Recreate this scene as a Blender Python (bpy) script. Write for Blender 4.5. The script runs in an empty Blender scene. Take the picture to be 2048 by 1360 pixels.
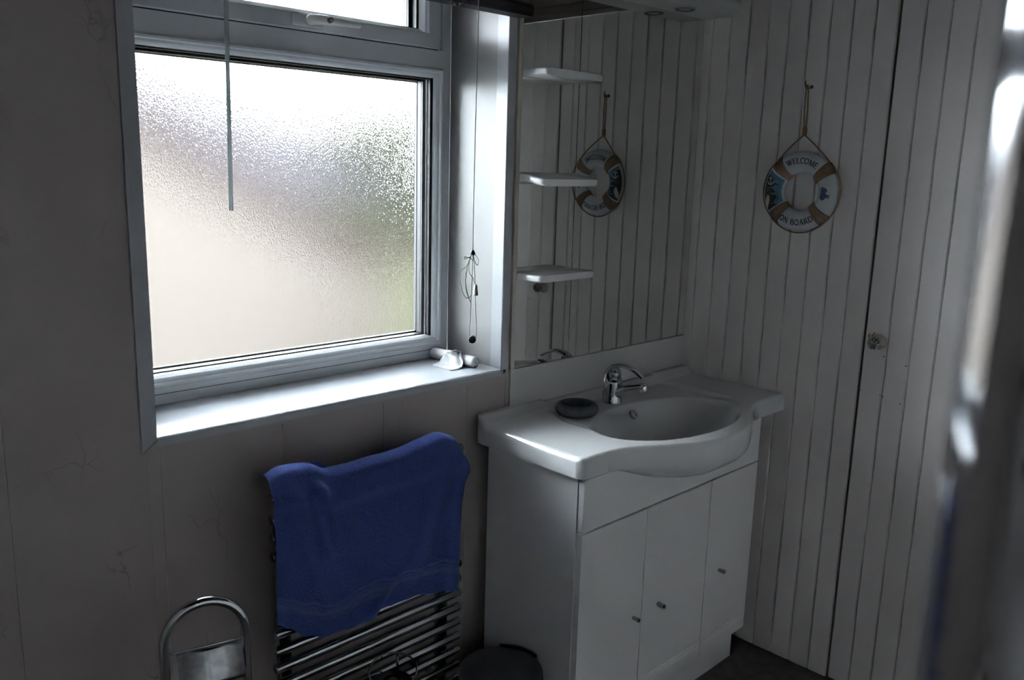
import bpy, bmesh, math, random
from mathutils import Vector, Matrix
random.seed(7)
S = bpy.context.scene
COL = S.collection
PI = math.pi
R = math.radians

# ------------------------------------------------------------------ camera
cd = bpy.data.cameras.new('camera')
cd.sensor_width = 36.0
cd.lens = 1726.73 / 2048 * 36
cd.clip_start = 0.02
cd.clip_end = 200
cd.dof.use_dof = True
cd.dof.focus_distance = 2.1
cd.dof.aperture_fstop = 5.2
cam = bpy.data.objects.new('camera', cd)
COL.objects.link(cam)
cam.matrix_world = (Matrix.Translation((0, -1.6, 1.52)) @ Matrix.Rotation(R(-44.883), 4, 'Z')
                    @ Matrix.Rotation(R(78.454), 4, 'X') @ Matrix.Rotation(R(1.632), 4, 'Z'))
S.camera = cam

# ------------------------------------------------------------------ sky (bright overcast) and exposure
w = bpy.data.worlds.new('world')
S.world = w
w.use_nodes = True
bg = w.node_tree.nodes['Background']
bg.inputs[0].default_value = (0.86, 0.93, 1.02, 1)
bg.inputs[1].default_value = 8.0
S.view_settings.view_transform = 'Standard'
S.view_settings.look = 'None'
S.view_settings.gamma = 1
S.view_settings.exposure = 2.36
S.view_settings.use_curve_mapping = False
S.cycles.use_denoising = True
S.cycles.max_bounces = 14
S.cycles.diffuse_bounces = 7
S.cycles.transmission_bounces = 12
S.cycles.transparent_max_bounces = 12

# ------------------------------------------------------------------ materials
MATS = {}
def mat(name, col, rough=0.5, metal=0.0, spec=0.5, coat=0.0, noise=0.0, nscale=20.0, bump=0.0, bscale=200.0):
    m = bpy.data.materials.new(name)
    m.use_nodes = True
    nt = m.node_tree
    p = nt.nodes['Principled BSDF']
    p.inputs['Base Color'].default_value = (*col, 1)
    p.inputs['Roughness'].default_value = rough
    p.inputs['Metallic'].default_value = metal
    p.inputs['Specular IOR Level'].default_value = spec
    p.inputs['Coat Weight'].default_value = coat
    tc = None
    if noise or bump:
        tc = nt.nodes.new('ShaderNodeTexCoord')
    if noise:
        n = nt.nodes.new('ShaderNodeTexNoise')
        n.inputs['Scale'].default_value = nscale
        n.inputs['Detail'].default_value = 5
        nt.links.new(tc.outputs['Object'], n.inputs['Vector'])
        r = nt.nodes.new('ShaderNodeValToRGB')
        r.color_ramp.elements[0].position = 0.3
        r.color_ramp.elements[1].position = 0.7
        r.color_ramp.elements[0].color = (*[c * (1 - noise) for c in col], 1)
        r.color_ramp.elements[1].color = (*[min(1, c * (1 + noise)) for c in col], 1)
        nt.links.new(n.outputs['Fac'], r.inputs['Fac'])
        nt.links.new(r.outputs['Color'], p.inputs['Base Color'])
    if bump:
        n = nt.nodes.new('ShaderNodeTexNoise')
        n.inputs['Scale'].default_value = bscale
        n.inputs['Detail'].default_value = 3
        nt.links.new(tc.outputs['Object'], n.inputs['Vector'])
        b = nt.nodes.new('ShaderNodeBump')
        b.inputs['Strength'].default_value = bump
        b.inputs['Distance'].default_value = 0.002
        nt.links.new(n.outputs['Fac'], b.inputs['Height'])
        nt.links.new(b.outputs['Normal'], p.inputs['Normal'])
    MATS[name] = m
    return m

mat('upvc', (0.66, 0.69, 0.73), 0.28)
mat('sill', (0.50, 0.52, 0.55), 0.16, coat=0.3)
mat('strip_white', (0.29, 0.30, 0.32), 0.3)
mat('trim', (0.44, 0.45, 0.48), 0.35)
mat('handle_white', (0.84, 0.84, 0.83), 0.25)
mat('rad_chrome', (0.42, 0.43, 0.45), 0.09, 1.0)
mat('gap_shade', (0.05, 0.045, 0.04), 0.8)
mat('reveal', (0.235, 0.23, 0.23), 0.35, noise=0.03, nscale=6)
mat('gasket', (0.012, 0.012, 0.013), 0.5)
mat('spacer', (0.018, 0.021, 0.024), 0.4)
mat('cladding', (0.80, 0.76, 0.75), 0.45, noise=0.03, nscale=5, bump=0.06, bscale=300)
mat('clad_back', (0.12, 0.10, 0.085), 0.8)
mat('board', (0.66, 0.655, 0.65), 0.38)
mat('cabinet', (0.80, 0.795, 0.80), 0.34)
mat('ceramic', (0.74, 0.745, 0.755), 0.09, coat=0.6, noise=0.01, nscale=3)
mat('chrome', (0.62, 0.63, 0.65), 0.07, 1.0)
mat('dark_chrome', (0.34, 0.34, 0.36), 0.14, 1.0)
mat('brushed', (0.20, 0.20, 0.21), 0.38, 1.0, noise=0.15, nscale=12)
mat('plate', (0.45, 0.47, 0.48), 0.22, 1.0, noise=0.25, nscale=60)
mat('plastic_shelf', (0.82, 0.82, 0.83), 0.2, coat=0.3)
mat('pelmet', (0.55, 0.56, 0.54), 0.45)
mat('lens', (0.22, 0.22, 0.22), 0.25)
mat('strip', (0.62, 0.57, 0.50), 0.4)
mat('stone', (0.10, 0.106, 0.120), 0.5, noise=0.3, nscale=40)
mat('blind', (0.018, 0.018, 0.022), 0.45)
mat('cord', (0.30, 0.29, 0.27), 0.8)
mat('cord_end', (0.62, 0.62, 0.60), 0.5)
mat('cord_weight', (0.10, 0.095, 0.09), 0.4)
mat('paper', (0.60, 0.60, 0.61), 0.55)
mat('paper_core', (0.45, 0.45, 0.46), 0.8)
mat('ring_white', (0.62, 0.65, 0.68), 0.45, noise=0.05, nscale=30)
mat('rope', (0.33, 0.225, 0.155), 0.9, noise=0.25, nscale=300)
mat('knot', (0.33, 0.21, 0.09), 0.9)
mat('ink', (0.02, 0.02, 0.025), 0.7)
mat('paint_blue', (0.11, 0.23, 0.31), 0.6, noise=0.2, nscale=60)
mat('paint_net', (0.035, 0.033, 0.025), 0.8, noise=0.5, nscale=150)
mat('paint_white', (0.60, 0.58, 0.54), 0.6)
mat('paint_navy', (0.09, 0.10, 0.22), 0.6, noise=0.5, nscale=150)
mat('paint_label', (0.66, 0.69, 0.74), 0.5)
mat('brass_hook', (0.10, 0.08, 0.06), 0.4, 0.8)
mat('knob_white', (0.62, 0.56, 0.48), 0.35)
mat('tag_orange', (0.42, 0.17, 0.07), 0.6)
mat('hole', (0.03, 0.02, 0.015), 0.9)
mat('rust', (0.22, 0.13, 0.06), 0.9)
mat('floor', (0.070, 0.064, 0.060), 0.55, noise=0.4, nscale=30, bump=0.2, bscale=120)
mat('ceiling', (0.045, 0.030, 0.024), 0.5, noise=0.3, nscale=8)
mat('plain_wall', (0.80, 0.79, 0.78), 0.6)
mat('black_plastic', (0.012, 0.012, 0.013), 0.35)
mat('render_cream', (0.046, 0.0395, 0.0345), 0.9, 0.0, 0.0, noise=0.03, nscale=2)
mat('slate', (0.0222, 0.0205, 0.0222), 0.8, 0.0, 0.0, noise=0.15, nscale=4)
mat('verge', (0.017, 0.0118, 0.0112), 0.8, 0.0, 0.0)
mat('leaf_light', (0.034, 0.038, 0.019), 0.8, 0.0, 0.0, noise=0.4, nscale=2)
mat('leaf', (0.0155, 0.0165, 0.0095), 0.8, 0.0, 0.0, noise=0.4, nscale=2)
mat('grass', (0.024, 0.027, 0.014), 0.9, 0.0, 0.0, noise=0.3, nscale=1)
mat('bark', (0.10, 0.07, 0.05), 0.9)
mat('house_glass', (0.08, 0.09, 0.11), 0.1)

# mirror: slightly grey silvering
m = mat('mirror', (0.76, 0.77, 0.74), 0.012, 1.0)

# marbled wall panels with a few fine reddish hair cracks
def panel_mat():
    m = bpy.data.materials.new('marble_panel')
    m.use_nodes = True
    nt = m.node_tree
    p = nt.nodes['Principled BSDF']
    p.inputs['Roughness'].default_value = 0.42
    g = nt.nodes.new('ShaderNodeNewGeometry')
    n1 = nt.nodes.new('ShaderNodeTexNoise'); n1.inputs['Scale'].default_value = 3.2; n1.inputs['Detail'].default_value = 6
    n1.inputs['Distortion'].default_value = 0.8
    r1 = nt.nodes.new('ShaderNodeValToRGB')
    r1.color_ramp.elements[0].position = 0.32; r1.color_ramp.elements[0].color = (0.42, 0.36, 0.34, 1)
    r1.color_ramp.elements[1].position = 0.68; r1.color_ramp.elements[1].color = (0.455, 0.41, 0.39, 1)
    mp = nt.nodes.new('ShaderNodeMapping'); mp.inputs['Scale'].default_value = (1.0, 1.0, 0.55)
    mp.inputs['Rotation'].default_value = (0, R(24), 0)
    wob = nt.nodes.new('ShaderNodeTexNoise'); wob.inputs['Scale'].default_value = 9; wob.inputs['Detail'].default_value = 4
    add = nt.nodes.new('ShaderNodeMixRGB'); add.blend_type = 'ADD'; add.inputs[0].default_value = 0.16
    v = nt.nodes.new('ShaderNodeTexVoronoi'); v.feature = 'DISTANCE_TO_EDGE'; v.inputs['Scale'].default_value = 6.5
    rv = nt.nodes.new('ShaderNodeValToRGB')
    rv.color_ramp.elements[0].position = 0.0; rv.color_ramp.elements[0].color = (1, 1, 1, 1)
    rv.color_ramp.elements[1].position = 0.012; rv.color_ramp.elements[1].color = (0, 0, 0, 1)
    n2 = nt.nodes.new('ShaderNodeTexNoise'); n2.inputs['Scale'].default_value = 7.5; n2.inputs['Detail'].default_value = 2
    rn = nt.nodes.new('ShaderNodeValToRGB')
    rn.color_ramp.elements[0].position = 0.50; rn.color_ramp.elements[0].color = (0, 0, 0, 1)
    rn.color_ramp.elements[1].position = 0.66; rn.color_ramp.elements[1].color = (0.5, 0.5, 0.5, 1)
    mul = nt.nodes.new('ShaderNodeMath'); mul.operation = 'MULTIPLY'
    mx = nt.nodes.new('ShaderNodeMixRGB'); mx.inputs[2].default_value = (0.15, 0.085, 0.07, 1)
    L = nt.links.new
    for n in (n1, n2, wob): L(g.outputs['Position'], n.inputs['Vector'])
    L(g.outputs['Position'], mp.inputs['Vector'])
    L(mp.outputs['Vector'], add.inputs[1]); L(wob.outputs['Color'], add.inputs[2])
    L(add.outputs['Color'], v.inputs['Vector'])
    L(v.outputs['Distance'], rv.inputs['Fac']); L(n2.outputs['Fac'], rn.inputs['Fac'])
    L(rv.outputs['Color'], mul.inputs[0]); L(rn.outputs['Color'], mul.inputs[1])
    L(n1.outputs['Fac'], r1.inputs['Fac']); L(r1.outputs['Color'], mx.inputs[1]); L(mul.outputs[0], mx.inputs[0])
    L(mx.outputs['Color'], p.inputs['Base Color'])
    MATS['panel'] = m
panel_mat()

def clear_glass():
    m = bpy.data.materials.new('clear_glass'); m.use_nodes = True
    nt = m.node_tree; nt.nodes.remove(nt.nodes['Principled BSDF'])
    out = nt.nodes['Material Output']
    t = nt.nodes.new('ShaderNodeBsdfTransparent'); t.inputs[0].default_value = (0.97, 0.985, 0.975, 1)
    g = nt.nodes.new('ShaderNodeBsdfGlossy'); g.inputs['Roughness'].default_value = 0.02
    f = nt.nodes.new('ShaderNodeFresnel'); f.inputs['IOR'].default_value = 1.25
    mx = nt.nodes.new('ShaderNodeMixShader')
    nt.links.new(f.outputs[0], mx.inputs[0]); nt.links.new(t.outputs[0], mx.inputs[1]); nt.links.new(g.outputs[0], mx.inputs[2])
    nt.links.new(mx.outputs[0], out.inputs['Surface'])
    MATS['clear_glass'] = m
clear_glass()

def frosted_glass():
    m = bpy.data.materials.new('frosted_glass'); m.use_nodes = True
    nt = m.node_tree
    nt.nodes.remove(nt.nodes['Principled BSDF'])
    p = nt.nodes.new('ShaderNodeBsdfGlass'); p.distribution = 'BECKMANN'
    p.inputs['IOR'].default_value = 1.45
    p.inputs['Roughness'].default_value = 0.06
    nt.links.new(p.outputs[0], nt.nodes['Material Output'].inputs['Surface'])
    tc = nt.nodes.new('ShaderNodeTexCoord')
    mp = nt.nodes.new('ShaderNodeMapping'); mp.inputs['Scale'].default_value = (1.0, 1.0, 0.6)
    n = nt.nodes.new('ShaderNodeTexNoise'); n.inputs['Scale'].default_value = 380; n.inputs['Detail'].default_value = 1.5
    b = nt.nodes.new('ShaderNodeBump'); b.inputs['Strength'].default_value = 0.24; b.inputs['Distance'].default_value = 0.0022
    L = nt.links.new
    L(tc.outputs['Object'], mp.inputs['Vector']); L(mp.outputs['Vector'], n.inputs['Vector'])
    L(n.outputs['Fac'], b.inputs['Height']); L(b.outputs['Normal'], p.inputs['Normal'])
    MATS['frosted'] = m
frosted_glass()

def acrylic():
    m = bpy.data.materials.new('acrylic'); m.use_nodes = True
    nt = m.node_tree; nt.nodes.remove(nt.nodes['Principled BSDF'])
    out = nt.nodes['Material Output']
    g = nt.nodes.new('ShaderNodeBsdfGlossy'); g.inputs['Roughness'].default_value = 0.15
    t = nt.nodes.new('ShaderNodeBsdfTranslucent'); t.inputs[0].default_value = (0.34, 0.36, 0.37, 1)
    mx = nt.nodes.new('ShaderNodeMixShader'); mx.inputs[0].default_value = 0.08
    nt.links.new(t.outputs[0], mx.inputs[1]); nt.links.new(g.outputs[0], mx.inputs[2]); nt.links.new(mx.outputs[0], out.inputs['Surface'])
    MATS['acrylic'] = m
acrylic()

def towel_mat():
    m = bpy.data.materials.new('terry'); m.use_nodes = True
    nt = m.node_tree; p = nt.nodes['Principled BSDF']; L = nt.links.new
    p.inputs['Roughness'].default_value = 0.95
    p.inputs['Specular IOR Level'].default_value = 0.1
    p.inputs['Sheen Weight'].default_value = 0.25
    p.inputs['Sheen Roughness'].default_value = 0.5
    p.inputs['Sheen Tint'].default_value = (0.35, 0.5, 1.0, 1)
    tc = nt.nodes.new('ShaderNodeTexCoord')
    n = nt.nodes.new('ShaderNodeTexNoise'); n.inputs['Scale'].default_value = 520; n.inputs['Detail'].default_value = 3
    L(tc.outputs['Object'], n.inputs['Vector'])
    r = nt.nodes.new('ShaderNodeValToRGB')
    r.color_ramp.elements[0].position = 0.3; r.color_ramp.elements[0].color = (0.042, 0.062, 0.20, 1)
    r.color_ramp.elements[1].position = 0.7; r.color_ramp.elements[1].color = (0.088, 0.13, 0.39, 1)
    L(n.outputs['Fac'], r.inputs['Fac'])
    # woven border band: UV v between marks
    uv = nt.nodes.new('ShaderNodeUVMap'); uv.uv_map = 'UVMap'
    sx = nt.nodes.new('ShaderNodeSeparateXYZ'); L(uv.outputs['UV'], sx.inputs[0])
    cr = nt.nodes.new('ShaderNodeValToRGB'); cr.color_ramp.interpolation = 'CONSTANT'
    e = cr.color_ramp.elements
    e[0].position = 0; e[0].color = (0, 0, 0, 1)
    e[1].position = 0.858; e[1].color = (1, 1, 1, 1)
    for pos, c in ((0.866, 0), (0.872, 1), (0.880, 0), (0.886, 1), (0.904, 0), (0.910, 1), (0.918, 0)):
        k = e.new(pos); k.color = (c, c, c, 1)
    L(sx.outputs['Y'], cr.inputs['Fac'])
    mx = nt.nodes.new('ShaderNodeMixRGB'); mx.inputs[2].default_value = (0.095, 0.135, 0.32, 1)
    L(cr.outputs['Color'], mx.inputs[0]); L(r.outputs['Color'], mx.inputs[1]); L(mx.outputs['Color'], p.inputs['Base Color'])
    b = nt.nodes.new('ShaderNodeBump'); b.inputs['Strength'].default_value = 0.6; b.inputs['Distance'].default_value = 0.002
    L(n.outputs['Fac'], b.inputs['Height']); L(b.outputs['Normal'], p.inputs['Normal'])
    MATS['terry'] = m
towel_mat()

# ------------------------------------------------------------------ helpers
def link(o, parent=None):
    COL.objects.link(o)
    if parent is not None:
        o.parent = parent
        o.matrix_parent_inverse = parent.matrix_world.inverted() if False else Matrix.Translation(-Vector(parent.location)) if parent.type == 'EMPTY' else Matrix()
    return o

def obj(name, bm, m, parent=None, smooth=False, auto=None):
    bmesh.ops.recalc_face_normals(bm, faces=bm.faces)
    me = bpy.data.meshes.new(name)
    bm.to_mesh(me); bm.free()
    me.materials.append(MATS[m] if isinstance(m, str) else m)
    if smooth or auto:
        for f in me.polygons: f.use_smooth = True
        if auto: me.set_sharp_from_angle(angle=R(auto))
    o = bpy.data.objects.new(name, me)
    return link(o, parent)

def empty(name, loc, label=None, cat=None, group=None, kind=None):
    o = bpy.data.objects.new(name, None)
    o.location = loc
    o.empty_display_size = 0.05
    COL.objects.link(o)
    tag(o, label, cat, group, kind)
    return o

def tag(o, label=None, cat=None, group=None, kind=None):
    if label: o['label'] = label
    if cat: o['category'] = cat
    if group: o['group'] = group
    if kind: o['kind'] = kind
    return o

def box(bm, x0, x1, y0, y1, z0, z1, bev=0.0, seg=2):
    r = bmesh.ops.create_cube(bm, size=1.0)
    vs = r['verts']
    for v in vs:
        v.co = Vector(((x0 + x1) / 2 + v.co.x * (x1 - x0), (y0 + y1) / 2 + v.co.y * (y1 - y0), (z0 + z1) / 2 + v.co.z * (z1 - z0)))
    if bev > 0:
        es = list({e for v in vs for e in v.link_edges})
        bmesh.ops.bevel(bm, geom=es, offset=bev, segments=seg, profile=0.6, affect='EDGES')
    return bm

def bx(x0, x1, y0, y1, z0, z1, bev=0.0, seg=2):
    return box(bmesh.new(), min(x0, x1), max(x0, x1), min(y0, y1), max(y0, y1), min(z0, z1), max(z0, z1), bev, seg)

def frames(pts, closed=False):
    n = len(pts); out = []
    up = None
    for i in range(n):
        if closed:
            t = pts[(i + 1) % n] - pts[i - 1]
        else:
            t = pts[min(i + 1, n - 1)] - pts[max(i - 1, 0)]
        t.normalize()
        if up is None:
            a = Vector((0, 0, 1)) if abs(t.z) < 0.9 else Vector((1, 0, 0))
            nrm = (a - t * a.dot(t)).normalized()
        else:
            nrm = (up - t * up.dot(t)).normalized()
        up = nrm
        out.append((nrm, t.cross(nrm)))
    return out

def tube(bm, pts, rad, seg=12, closed=False, cap=True):
    pts = [Vector(p) for p in pts]
    fr = frames(pts, closed)
    rings = []
    for i, p in enumerate(pts):
        r = rad[i] if isinstance(rad, (list, tuple)) else rad
        rings.append([bm.verts.new(p + (fr[i][0] * math.cos(a) + fr[i][1] * math.sin(a)) * r) for a in [2 * PI * k / seg for k in range(seg)]])
    n = len(rings)
    for i in range(n if closed else n - 1):
        A = rings[i]; B = rings[(i + 1) % n]
        for k in range(seg):
            bm.faces.new((A[k], A[(k + 1) % seg], B[(k + 1) % seg], B[k]))
    if cap and not closed:
        bm.faces.new(rings[0][::-1]); bm.faces.new(rings[-1])
    return bm

def lathe(bm, prof, c=(0, 0, 0), axis='Z', seg=40, sx=1.0, sy=1.0):
    """prof: list of (radius, height); closes the ends when radius is 0"""
    c = Vector(c); rings = []
    def place(a, b, h):
        if axis == 'Z': return c + Vector((a, b, h))
        if axis == 'Y': return c + Vector((a, h, b))
        return c + Vector((h, a, b))
    for r, h in prof:
        if r < 1e-6:
            rings.append([bm.verts.new(place(0, 0, h))])
        else:
            rings.append([bm.verts.new(place(sx * r * math.cos(2 * PI * k / seg), sy * r * math.sin(2 * PI * k / seg), h)) for k in range(seg)])
    for A, B in zip(rings, rings[1:]):
        for k in range(seg):
            if len(A) == 1 and len(B) == 1: continue
            if len(A) == 1: bm.faces.new((A[0], B[k], B[(k + 1) % seg]))
            elif len(B) == 1: bm.faces.new((A[k], A[(k + 1) % seg], B[0]))
            else: bm.faces.new((A[k], A[(k + 1) % seg], B[(k + 1) % seg], B[k]))
    return bm

def prism(bm, poly, axis, a0, a1):
    """extrude 2D polygon along axis. axis 'X': poly=(y,z); 'Y': poly=(x,z); 'Z': poly=(x,y)"""
    def P(u, v, a):
        return {'X': (a, u, v), 'Y': (u, a, v), 'Z': (u, v, a)}[axis]
    A = [bm.verts.new(P(u, v, a0)) for u, v in poly]
    B = [bm.verts.new(P(u, v, a1)) for u, v in poly]
    n = len(poly)
    bm.faces.new(A); bm.faces.new(B[::-1])
    for i in range(n):
        bm.faces.new((A[i], B[i], B[(i + 1) % n], A[(i + 1) % n]))
    return bm

def bez(pts, n=10):
    """Catmull-Rom through points"""
    P = [Vector(p) for p in pts]; out = []
    for i in range(len(P) - 1):
        p0 = P[max(i - 1, 0)]; p1 = P[i]; p2 = P[i + 1]; p3 = P[min(i + 2, len(P) - 1)]
        for k in range(n):
            t = k / n
            out.append(0.5 * ((2 * p1) + (p2 - p0) * t + (2 * p0 - 5 * p1 + 4 * p2 - p3) * t * t + (3 * p1 - p0 - 3 * p2 + p3) * t ** 3))
    out.append(P[-1])
    return out

def ss(a, b, x):
    t = min(1, max(0, (x - a) / (b - a)))
    return t * t * (3 - 2 * t)

def lerp_tab(tab, x):
    if x <= tab[0][0]: return tab[0][1]
    for (x0, y0), (x1, y1) in zip(tab, tab[1:]):
        if x <= x1:
            t = (x - x0) / (x1 - x0); t = t * t * (3 - 2 * t)
            return y0 + (y1 - y0) * t
    return tab[-1][1]

# ------------------------------------------------------------------ dimensions of the room
XR, XL, YB, ZC = 2.392, -0.45, -2.30, 2.03
WX0, WX1, WZ0, WZ1 = 0.637, 1.552, 0.986, 2.005     # window opening

# ------------------------------------------------------------------ setting
tag(obj('floor', bx(XL - .2, XR + .2, YB - .2, 0.3, -0.12, 0), 'floor'), kind='structure')
ce = tag(obj('ceiling', bx(XL - .2, XR + .2, YB - .2, 0.3, ZC + 0.008, ZC + 0.12), 'ceiling'), kind='structure')
x = XL
while x < XR - 0.01:
    obj('plank', bx(x + .002, min(x + .118, XR - .001), YB, -0.001, ZC, ZC + .012, 0.002, 1), 'ceiling', ce)
    x += .12

bm = bmesh.new()
for (ya, yb, xr) in ((0.008, 0.285, WX1 + .004), (0.285, 0.42, WX1 + .10)):
    box(bm, XL - .2, WX0 - .004, ya, yb, 0, ZC)
    box(bm, xr, XR + .2, ya, yb, 0, ZC)
    box(bm, WX0 - .004, xr, ya, yb, 0, WZ0 - .02)
    box(bm, WX0 - .004, xr, ya, yb, WZ1 + .004, ZC)
wf = tag(obj('wall_front', bm, 'plain_wall'), kind='structure')
seams = [0.378 + 0.2645 * k for k in range(-5, 9)]
for a, b in zip(seams, seams[1:]):
    a, b = max(a, XL) + .0002, min(b, XR) - .0002
    if b - a < 0.02: continue
    spans = []
    tl, tr = WX0 - .020, WX1 + .020
    if b < tl or a > tr: spans = [(a, b, 0, ZC)]
    else:
        if a < tl: spans.append((a, tl, 0, ZC))
        if b > tr: spans.append((tr, b, 0, ZC))
        c0, c1 = max(a, tl), min(b, tr)
        spans.append((c0, c1, 0, WZ0 - .012)); spans.append((c0, c1, WZ1 + .01, ZC))
    for q in spans:
        obj('wall_panel', bx(q[0], q[1], 0, 0.008, q[2] + .001, q[3] - .001, 0.0006, 1), 'panel', wf)

# right wall: tongue and groove cladding, then the plank door
DY0, DY1 = -0.605, -1.368
bm = bmesh.new()
box(bm, XR + .009, XR + .12, YB - .2, 0.008, 0, ZC)
wr = tag(obj('wall_right', bm, 'clad_back'), kind='structure')
def plank_run(parent, y_hi, y_lo, z0, z1, first=None, pitch=0.0634, face=0.0):
    ys = [y_hi]
    y = first if first is not None else y_hi - pitch
    while y > y_lo + 0.015:
        ys.append(y); y -= pitch
    ys.append(y_lo)
    for a, b in zip(ys, ys[1:]):
        bm = bmesh.new()
        w0, w1 = a - .0008, b + .0008
        c = 0.0030
        f = XR - face
        prism(bm, [(f + .0088, w0), (f + .003, w0), (f, w0 - c), (f, w1 + c), (f + .003, w1), (f + .0088, w1)], 'Z', z0, z1)
        obj('plank', bm, 'cladding', parent)
plank_run(wr, -0.0005, DY0 + .004, 0.004, ZC, first=-0.034)
plank_run(wr, DY1 - .004, YB, 0.004, ZC)
door = empty('door_1', (XR, DY0, 0), kind='structure')
plank_run(door, DY0 - .003, DY1 + .003, 0.010, ZC - .003, first=-0.672, pitch=0.0635, face=0.002)
# door knob: pale round rose with a ribbed metal knob
ky, kz = -0.648, 1.062
k = obj('door_knob', lathe(bmesh.new(), [(0, -.046), (.008, -.0475), (.014, -.044), (.0165, -.037), (.0155, -.030), (.010, -.025), (.008, -.020)], (XR - .002, ky, kz), 'X', 24), 'dark_chrome', door, auto=35)
k['label'] = 'ribbed metal knob'
r_ = obj('knob_rose', lathe(bmesh.new(), [(0, -.0225), (.008, -.0225), (.012, -.019), (.019, -.009), (.021, -.004), (.021, 0), (0, 0)], (XR - .002, ky, kz), 'X', 32), 'knob_white', k, smooth=True)
bm = bmesh.new()
for i in range(10):
    a = 2 * PI * i / 10
    p = [(XR - .002 + xx, ky + rr * math.cos(a), kz + rr * math.sin(a)) for rr, xx in ((.004, -.0475), (.011, -.0465), (.0162, -.040), (.0158, -.033))]
    tube(bm, p, .0016, 6)
obj('knob_rib', bm, 'chrome', k, smooth=True)
bm = bmesh.new()
tube(bm, bez([(XR - .044, ky + .010, kz + .014), (XR - .046, ky + .012, kz + .022), (XR - .044, ky + .009, kz + .027)], 4), .0016, 6)
tube(bm, bez([(XR - .044, ky + .004, kz + .020), (XR - .046, ky + .000, kz + .026), (XR - .043, ky - .003, kz + .032)], 4), .0020, 6)
t_ = obj('ribbon_scrap', bm, 'tag_orange', k, smooth=True); t_['label'] = 'orange scrap of ribbon'
for (yy, zz, rr, mm) in ((-0.660, 1.023, .0022, 'hole'), (-0.722, 1.008, .0022, 'hole'), (-0.606, .917, .0016, 'rust'), (-0.662, .913, .0016, 'hole'), (-0.669, .910, .0022, 'rust'), (-0.719, .900, .0020, 'hole')):
    obj('screw_hole', lathe(bmesh.new(), [(0, -.0006), (rr * .7, -.0005), (rr, 0.0003)], (XR - .002, yy - .006, zz), 'X', 10), mm, door)
# left and back walls (behind the photographer)
tag(obj('wall_left', bx(XL - .1, XL, YB, 0.0, 0, ZC), 'plain_wall'), kind='structure')
tag(obj('wall_back', bx(XL - .1, XR + .009, YB - .1, YB, 0, ZC), 'plain_wall'), kind='structure')

# unseen eaves-shaped block above the window, added to cut sky light on sill and reveal
bm = bmesh.new()
prism(bm, [(0.421, 2.10), (0.82, 2.06), (0.82, 2.19), (0.421, 2.42)], 'X', XL - 1.5, XR + 1.5)
tag(obj('sky_blocker', bm, 'upvc'), kind='structure')

# ------------------------------------------------------------------ window
win = empty('window_1', (1.0945, 0.21, WZ0), kind='structure')
YF = 0.21
def ring_frame(bm, x0, x1, z0, z1, wd, y0, y1, wl=None, wr_=None, wb=None, wt=None, bev=0.003):
    wl = wl or wd; wr_ = wr_ or wd; wb = wb or wd; wt = wt or wd
    box(bm, x0, x0 + wl, y0, y1, z0, z1, bev); box(bm, x1 - wr_, x1, y0, y1, z0, z1, bev)
    box(bm, x0 + wl - .001, x1 - wr_ + .001, y0, y1, z0, z0 + wb, bev); box(bm, x0 + wl - .001, x1 - wr_ + .001, y0, y1, z1 - wt, z1, bev)
    return bm
def moulding(x0, x1, z0, z1, prof):
    """mitred picture-frame moulding; prof = list of (inset, y)"""
    bm = bmesh.new(); loops = []
    for ins, y in prof:
        loops.append([bm.verts.new(c) for c in ((x0 + ins, y, z0 + ins), (x1 - ins, y, z0 + ins), (x1 - ins, y, z1 - ins), (x0 + ins, y, z1 - ins))])
    for A, B in zip(loops, loops[1:]):
        for i in range(4):
            bm.faces.new((A[i], A[(i + 1) % 4], B[(i + 1) % 4], B[i]))
    A, B = loops[-1], loops[0]
    for i in range(4):
        bm.faces.new((A[i], A[(i + 1) % 4], B[(i + 1) % 4], B[i]))
    return bm
fx0, fx1 = WX0 + .001, 1.546
TZ = 1.803                                            # underside of the opening sash
bm = bmesh.new()
box(bm, fx0, fx0 + .035, YF, YF + .07, WZ0, WZ1, .002); box(bm, fx1 - .029, fx1, YF, YF + .07, WZ0, WZ1, .002)
box(bm, fx0 + .03, fx1 - .025, YF, YF + .07, WZ0, 1.025, .002); box(bm, fx0 + .03, fx1 - .025, YF, YF + .07, WZ1 - .03, WZ1, .002)
box(bm, fx0 + .03, fx1 - .025, YF, YF + .07, 1.756, TZ, .002)
box(bm, 1.485, fx1 - .025, YF + .008, YF + .07, TZ - .002, WZ1 - .02)
obj('frame', bm, 'upvc', win)
obj('frame_seal_line', bx(fx0 + .03, fx1 - .02, YF - .0006, YF + .001, 1.0095, 1.0108), 'gasket', win)
# lower fixed pane
gx0, gx1, gz0, gz1 = 0.668, 1.519, 1.024, 1.756
pr = [(0, YF + .03), (0, YF - .004), (.004, YF - .007), (.009, YF - .006), (.011, YF - .001), (.016, YF + .001), (.020, YF + .005), (.025, YF + .016), (.025, YF + .03)]
obj('bead', moulding(gx0, gx1, gz0, gz1, pr), 'upvc', win)
obj('gasket', moulding(gx0 + .023, gx1 - .023, gz0 + .0135, gz1 - .019, [(0, YF + .012), (.008, YF + .014), (.008, YF + .0295), (0, YF + .0295)]), 'gasket', win)
pane = obj('pane', bx(gx0 + .02, gx1 - .02, YF + .030, YF + .033, gz0 + .012, gz1 - .014), 'clear_glass', win)
obj('edge_seal', moulding(gx0 + .028, gx1 - .028, gz0 + .016, gz1 - .020, [(0, YF + .0335), (.012, YF + .0335), (.012, YF + .0545), (0, YF + .0545)]), 'gasket', win)
obj('spacer_bar', moulding(gx0 + .040, gx1 - .040, gz0 + .028, gz1 - .032, [(-.0005, YF + .040), (.0006, YF + .040), (.0006, YF + .047), (-.0005, YF + .047)]), 'spacer', win)
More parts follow.
